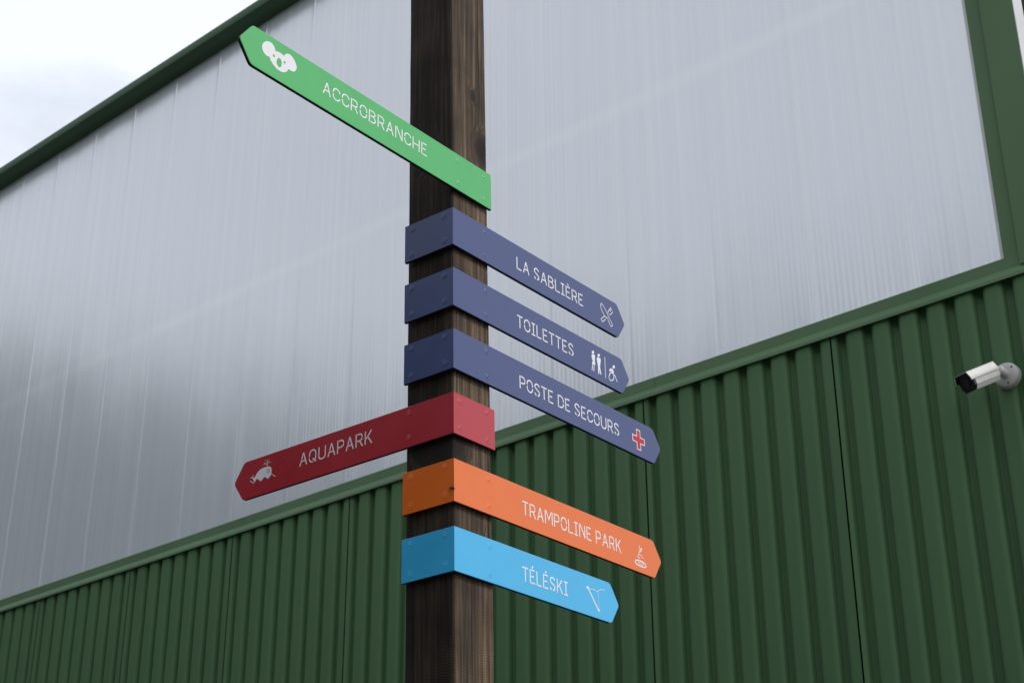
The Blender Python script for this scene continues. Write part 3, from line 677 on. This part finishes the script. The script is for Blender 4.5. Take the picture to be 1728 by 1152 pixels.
def flat_sign():
    z = 0.6250
    S = empty('direction_sign', post_frame(z)); tag(S, 'bright green arrow sign reading ACCROBRANCHE with a white koala head, highest on the post', 'direction sign', 'direction signs on the wooden post')
    o = round_corner([(-0.7245, 0), (0.1645, 0), (0.1645, -H), (-0.7245, -H), (-0.7640, -H * 0.5)], (0, 3, 4), 0.009)
    plate('arrow_plate', o, putR, P_green, S, mitre=False)
    for (u, v) in [(0.025, -0.020), (0.0275, -0.088), (0.137, -0.020), (0.137, -0.090)]: screw(S, P_green, putR, u, v)
    lettering('ACCROBRANCHE', -.4903, -.1035, .5564 - z, 0.0364, lambda u, v, h: putR(u, v, -h), S)
    draw_picto('koala', z, putR, S, P_green, 'koala_symbol')
flat_sign()

# ------------------------------------------------------------------ fly resting on the corner of the orange sign
def fly():
    zt = -0.3315
    m, t, b = material('fly_black', (0.006, 0.005, 0.005), 0.4, 0.4)
    noise_tint(t, b, (0.006, 0.005, 0.005), 300, 0.3)
    mw, t, b = material('fly_wing', (0.03, 0.026, 0.022), 0.3, 0.5)
    noise_tint(t, b, (0.03, 0.026, 0.022), 400, 0.3)
    Fm = post_frame(zt); Fm.translation = Fm @ Vector((-0.0022, 0.0035, 0))
    E = empty('fly', Fm @ Matrix.Scale(1.35, 4)); tag(E, 'small black fly resting on the folded edge of the orange sign', 'insect')
    ax = Matrix(((0, 0, 1, 0), (-1, 0, 0, 0), (0, 1, 0, 0), (0, 0, 0, 1)))
    tilt = Matrix.Rotation(math.radians(25), 4, 'X') @ Matrix.Rotation(math.radians(90), 4, 'X')
    lathe('body', [(0.0002, -0.0058), (0.0010, -0.0050), (0.0017, -0.0032), (0.0018, -0.0014), (0.0014, -0.0004), (0.0020, 0.0010), (0.0021, 0.0022), (0.0015, 0.0033), (0.0009, 0.0037), (0.0015, 0.0044), (0.0015, 0.0052), (0.0006, 0.0060)], 12, tilt, m, E, 80)
    for s in (-1, 1):
        V = [(-0.0020, 0.0008, 0), (-0.0023, 0.0038, -0.0022 * s - 0.0014), (-0.0024, 0.0066, -0.0030 * s - 0.0034), (-0.0022, 0.0074, -0.0016 * s - 0.0036), (-0.0021, 0.0050, -0.0004 * s - 0.0018)]
        V += [(x + 0.0001, y, z) for x, y, z in V]
        mesh_obj('wing', V, [(0, 1, 2, 3, 4), (5, 6, 7, 8, 9)] + [(i, (i + 1) % 5, 5 + (i + 1) % 5, 5 + i) for i in range(5)], mw, E)
        for k, (y0, dy) in enumerate(((-0.0025, -0.0035), (-0.0008, 0.0004), (0.0010, 0.0032))):
            pts = [Vector((0.0, y0, 0.0)), Vector((-0.0012, y0 + dy * .5, 0.0026 * s)), Vector((0.0020, y0 + dy, 0.0048 * s))]
            VV, FF = [], []
            for p in pts:
                for a in range(4): VV.append(p + Vector((0.00022 * math.cos(a * 1.57), 0.00022 * math.sin(a * 1.57), 0)))
            for i in range(2):
                for a in range(4): FF.append((i * 4 + a, i * 4 + (a + 1) % 4, i * 4 + 4 + (a + 1) % 4, i * 4 + 4 + a))
            mesh_obj('leg', VV, FF, m, E)
fly()

# ------------------------------------------------------------------ security camera on the cladding
def security_camera():
    mw, t, b = material('white_camera_shell', (0.52, 0.515, 0.49), 0.38)
    noise_tint(t, b, (0.52, 0.515, 0.49), 30, 0.05)
    mg, t, b = material('black_camera_glass', (0.006, 0.007, 0.008), 0.12, 0.5)
    ms, t, b = material('dark_screw', (0.06, 0.06, 0.06), 0.5)
    mc, t, b = material('black_gasket', (0.015, 0.015, 0.016), 0.6)
    base_c = WX * -2.281 - WN * (DW - 0.040) + Vector((0, 0, EYE + 2.377))
    E = empty('security_camera', Matrix.Translation(base_c)); tag(E, 'white bullet security camera on a round bracket fixed to the green cladding', 'security camera')
    q = WN.to_track_quat('Z', 'Y').to_matrix().to_4x4()
    lathe('base_plate', [(0.050, 0.0), (0.0505, 0.020), (0.049, 0.028), (0.045, 0.032), (0.030, 0.034), (0.004, 0.0345)], 36, q, mw, E)
    for a in (40, 160, 280):
        p = q @ Vector((0.037 * math.cos(math.radians(a)), 0.037 * math.sin(math.radians(a)), 0.0328))
        lathe('screw', [(0.0042, 0), (0.0042, 0.0016), (0.003, 0.0022), (0.0005, 0.0022)], 10, Matrix.Translation(p) @ q, ms, E)
    rear = Vector((1.8217, 5.4514, 2.3705 + EYE)) - base_c
    front = Vector((1.6994, 5.3799, 2.2989 + EYE)) - base_c
    d = (front - rear).normalized()
    neck = q @ Vector((0, 0, 0.033))
    # arm: tube from the base, out and down to the knuckle behind the housing
    knee = neck + WN * 0.045
    end = rear - d * 0.012
    def tube(name, pts, rad, mat, parent, n=16):
        V, F = [], []
        up = Vector((0, 0, 1))
        for i, p in enumerate(pts):
            t = (pts[min(i + 1, len(pts) - 1)] - pts[max(i - 1, 0)]).normalized()
            s = t.cross(up).normalized(); w = s.cross(t)
            for k in range(n):
                a = 2 * math.pi * k / n; V.append(p + (s * math.cos(a) + w * math.sin(a)) * rad[i])
        for i in range(len(pts) - 1):
            for k in range(n): F.append((i * n + k, i * n + (k + 1) % n, (i + 1) * n + (k + 1) % n, (i + 1) * n + k))
        F += [tuple(range(n)), tuple(range((len(pts) - 1) * n, len(pts) * n))]
        o = mesh_obj(name, V, F, mat, parent); shade_by_angle(o, 40); return o
    tube('arm', [neck - WN * 0.006, neck + WN * 0.02, knee], [0.0175, 0.0165, 0.0165], mw, E)
    lathe('knuckle', [(0.002, -0.020), (0.014, -0.016), (0.020, -0.006), (0.0205, 0.004), (0.016, 0.014), (0.003, 0.019)], 20, Matrix.Translation(knee) @ q, mw, E)
    tube('yoke', [knee, (knee + end) * 0.5, end + d * 0.02], [0.0145, 0.0135, 0.0150], mw, E)
    # housing frame: w forward, s sideways, n up
    s = d.cross(Vector((0, 0, 1))).normalized(); n = s.cross(d)
    L = (front - rear).length
    def sect(pts, z, grow=1.0): return [rear + s * (x * grow) + n * (y * grow) + d * z for x, y in pts]
    octo = [(-0.036, 0.012), (-0.027, 0.034), (0.027, 0.034), (0.036, 0.012), (0.034, -0.018), (0.022, -0.036), (-0.022, -0.036), (-0.034, -0.018)]
    def loft(name, secs, mat, deg=25):
        V, F = [], []; m = len(secs[0])
        for sc in secs: V += sc
        for i in range(len(secs) - 1):
            for k in range(m): F.append((i * m + k, i * m + (k + 1) % m, (i + 1) * m + (k + 1) % m, (i + 1) * m + k))
        F += [tuple(range(m)), tuple(range((len(secs) - 1) * m, len(secs) * m))]
        o = mesh_obj(name, V, F, mat, E); shade_by_angle(o, deg); return o
    loft('housing', [sect(octo, -0.004, .88), sect(octo, 0.002, .97), sect(octo, 0.008), sect(octo, L - 0.009)], mw)
    loft('front_window', [sect(octo, L - 0.0085, .985), sect(octo, L + 0.003, .985), sect(octo, L + 0.004, .93)], mg)
    lathe('lens', [(0.017, -0.0005), (0.017, 0.002), (0.014, 0.003), (0.008, 0.002), (0.001, 0.0026)], 20, Matrix.Translation(front + d * 0.0045) @ d.to_track_quat('Z', 'Y').to_matrix().to_4x4(), mc, E)
    # sunshield: thin cap over the upper half, running past the window
    cap_o = [(-0.0395, 0.004), (-0.0395, 0.014), (-0.0295, 0.0385), (0.0295, 0.0385), (0.0395, 0.014), (0.0395, 0.004), (0.0368, 0.004), (0.0368, 0.0135), (0.0275, 0.0358), (-0.0275, 0.0358), (-0.0368, 0.0135), (-0.0368, 0.004)]
    loft('sunshield', [sect(cap_o, 0.004), sect(cap_o, L + 0.016)], mw)
    # dark lining under the shield's front lip
    lip = [(-0.0362, 0.006), (-0.0362, 0.0132), (-0.0270, 0.0353), (0.0270, 0.0353), (0.0362, 0.0132), (0.0362, 0.006), (0.0350, 0.006), (0.0350, 0.0128), (0.0262, 0.0343), (-0.0262, 0.0343), (-0.0350, 0.0128), (-0.0350, 0.006)]
    loft('shield_lining', [sect(lip, L + 0.0045), sect(lip, L + 0.0158)], mc)
security_camera()
bpy.context.view_layer.update()
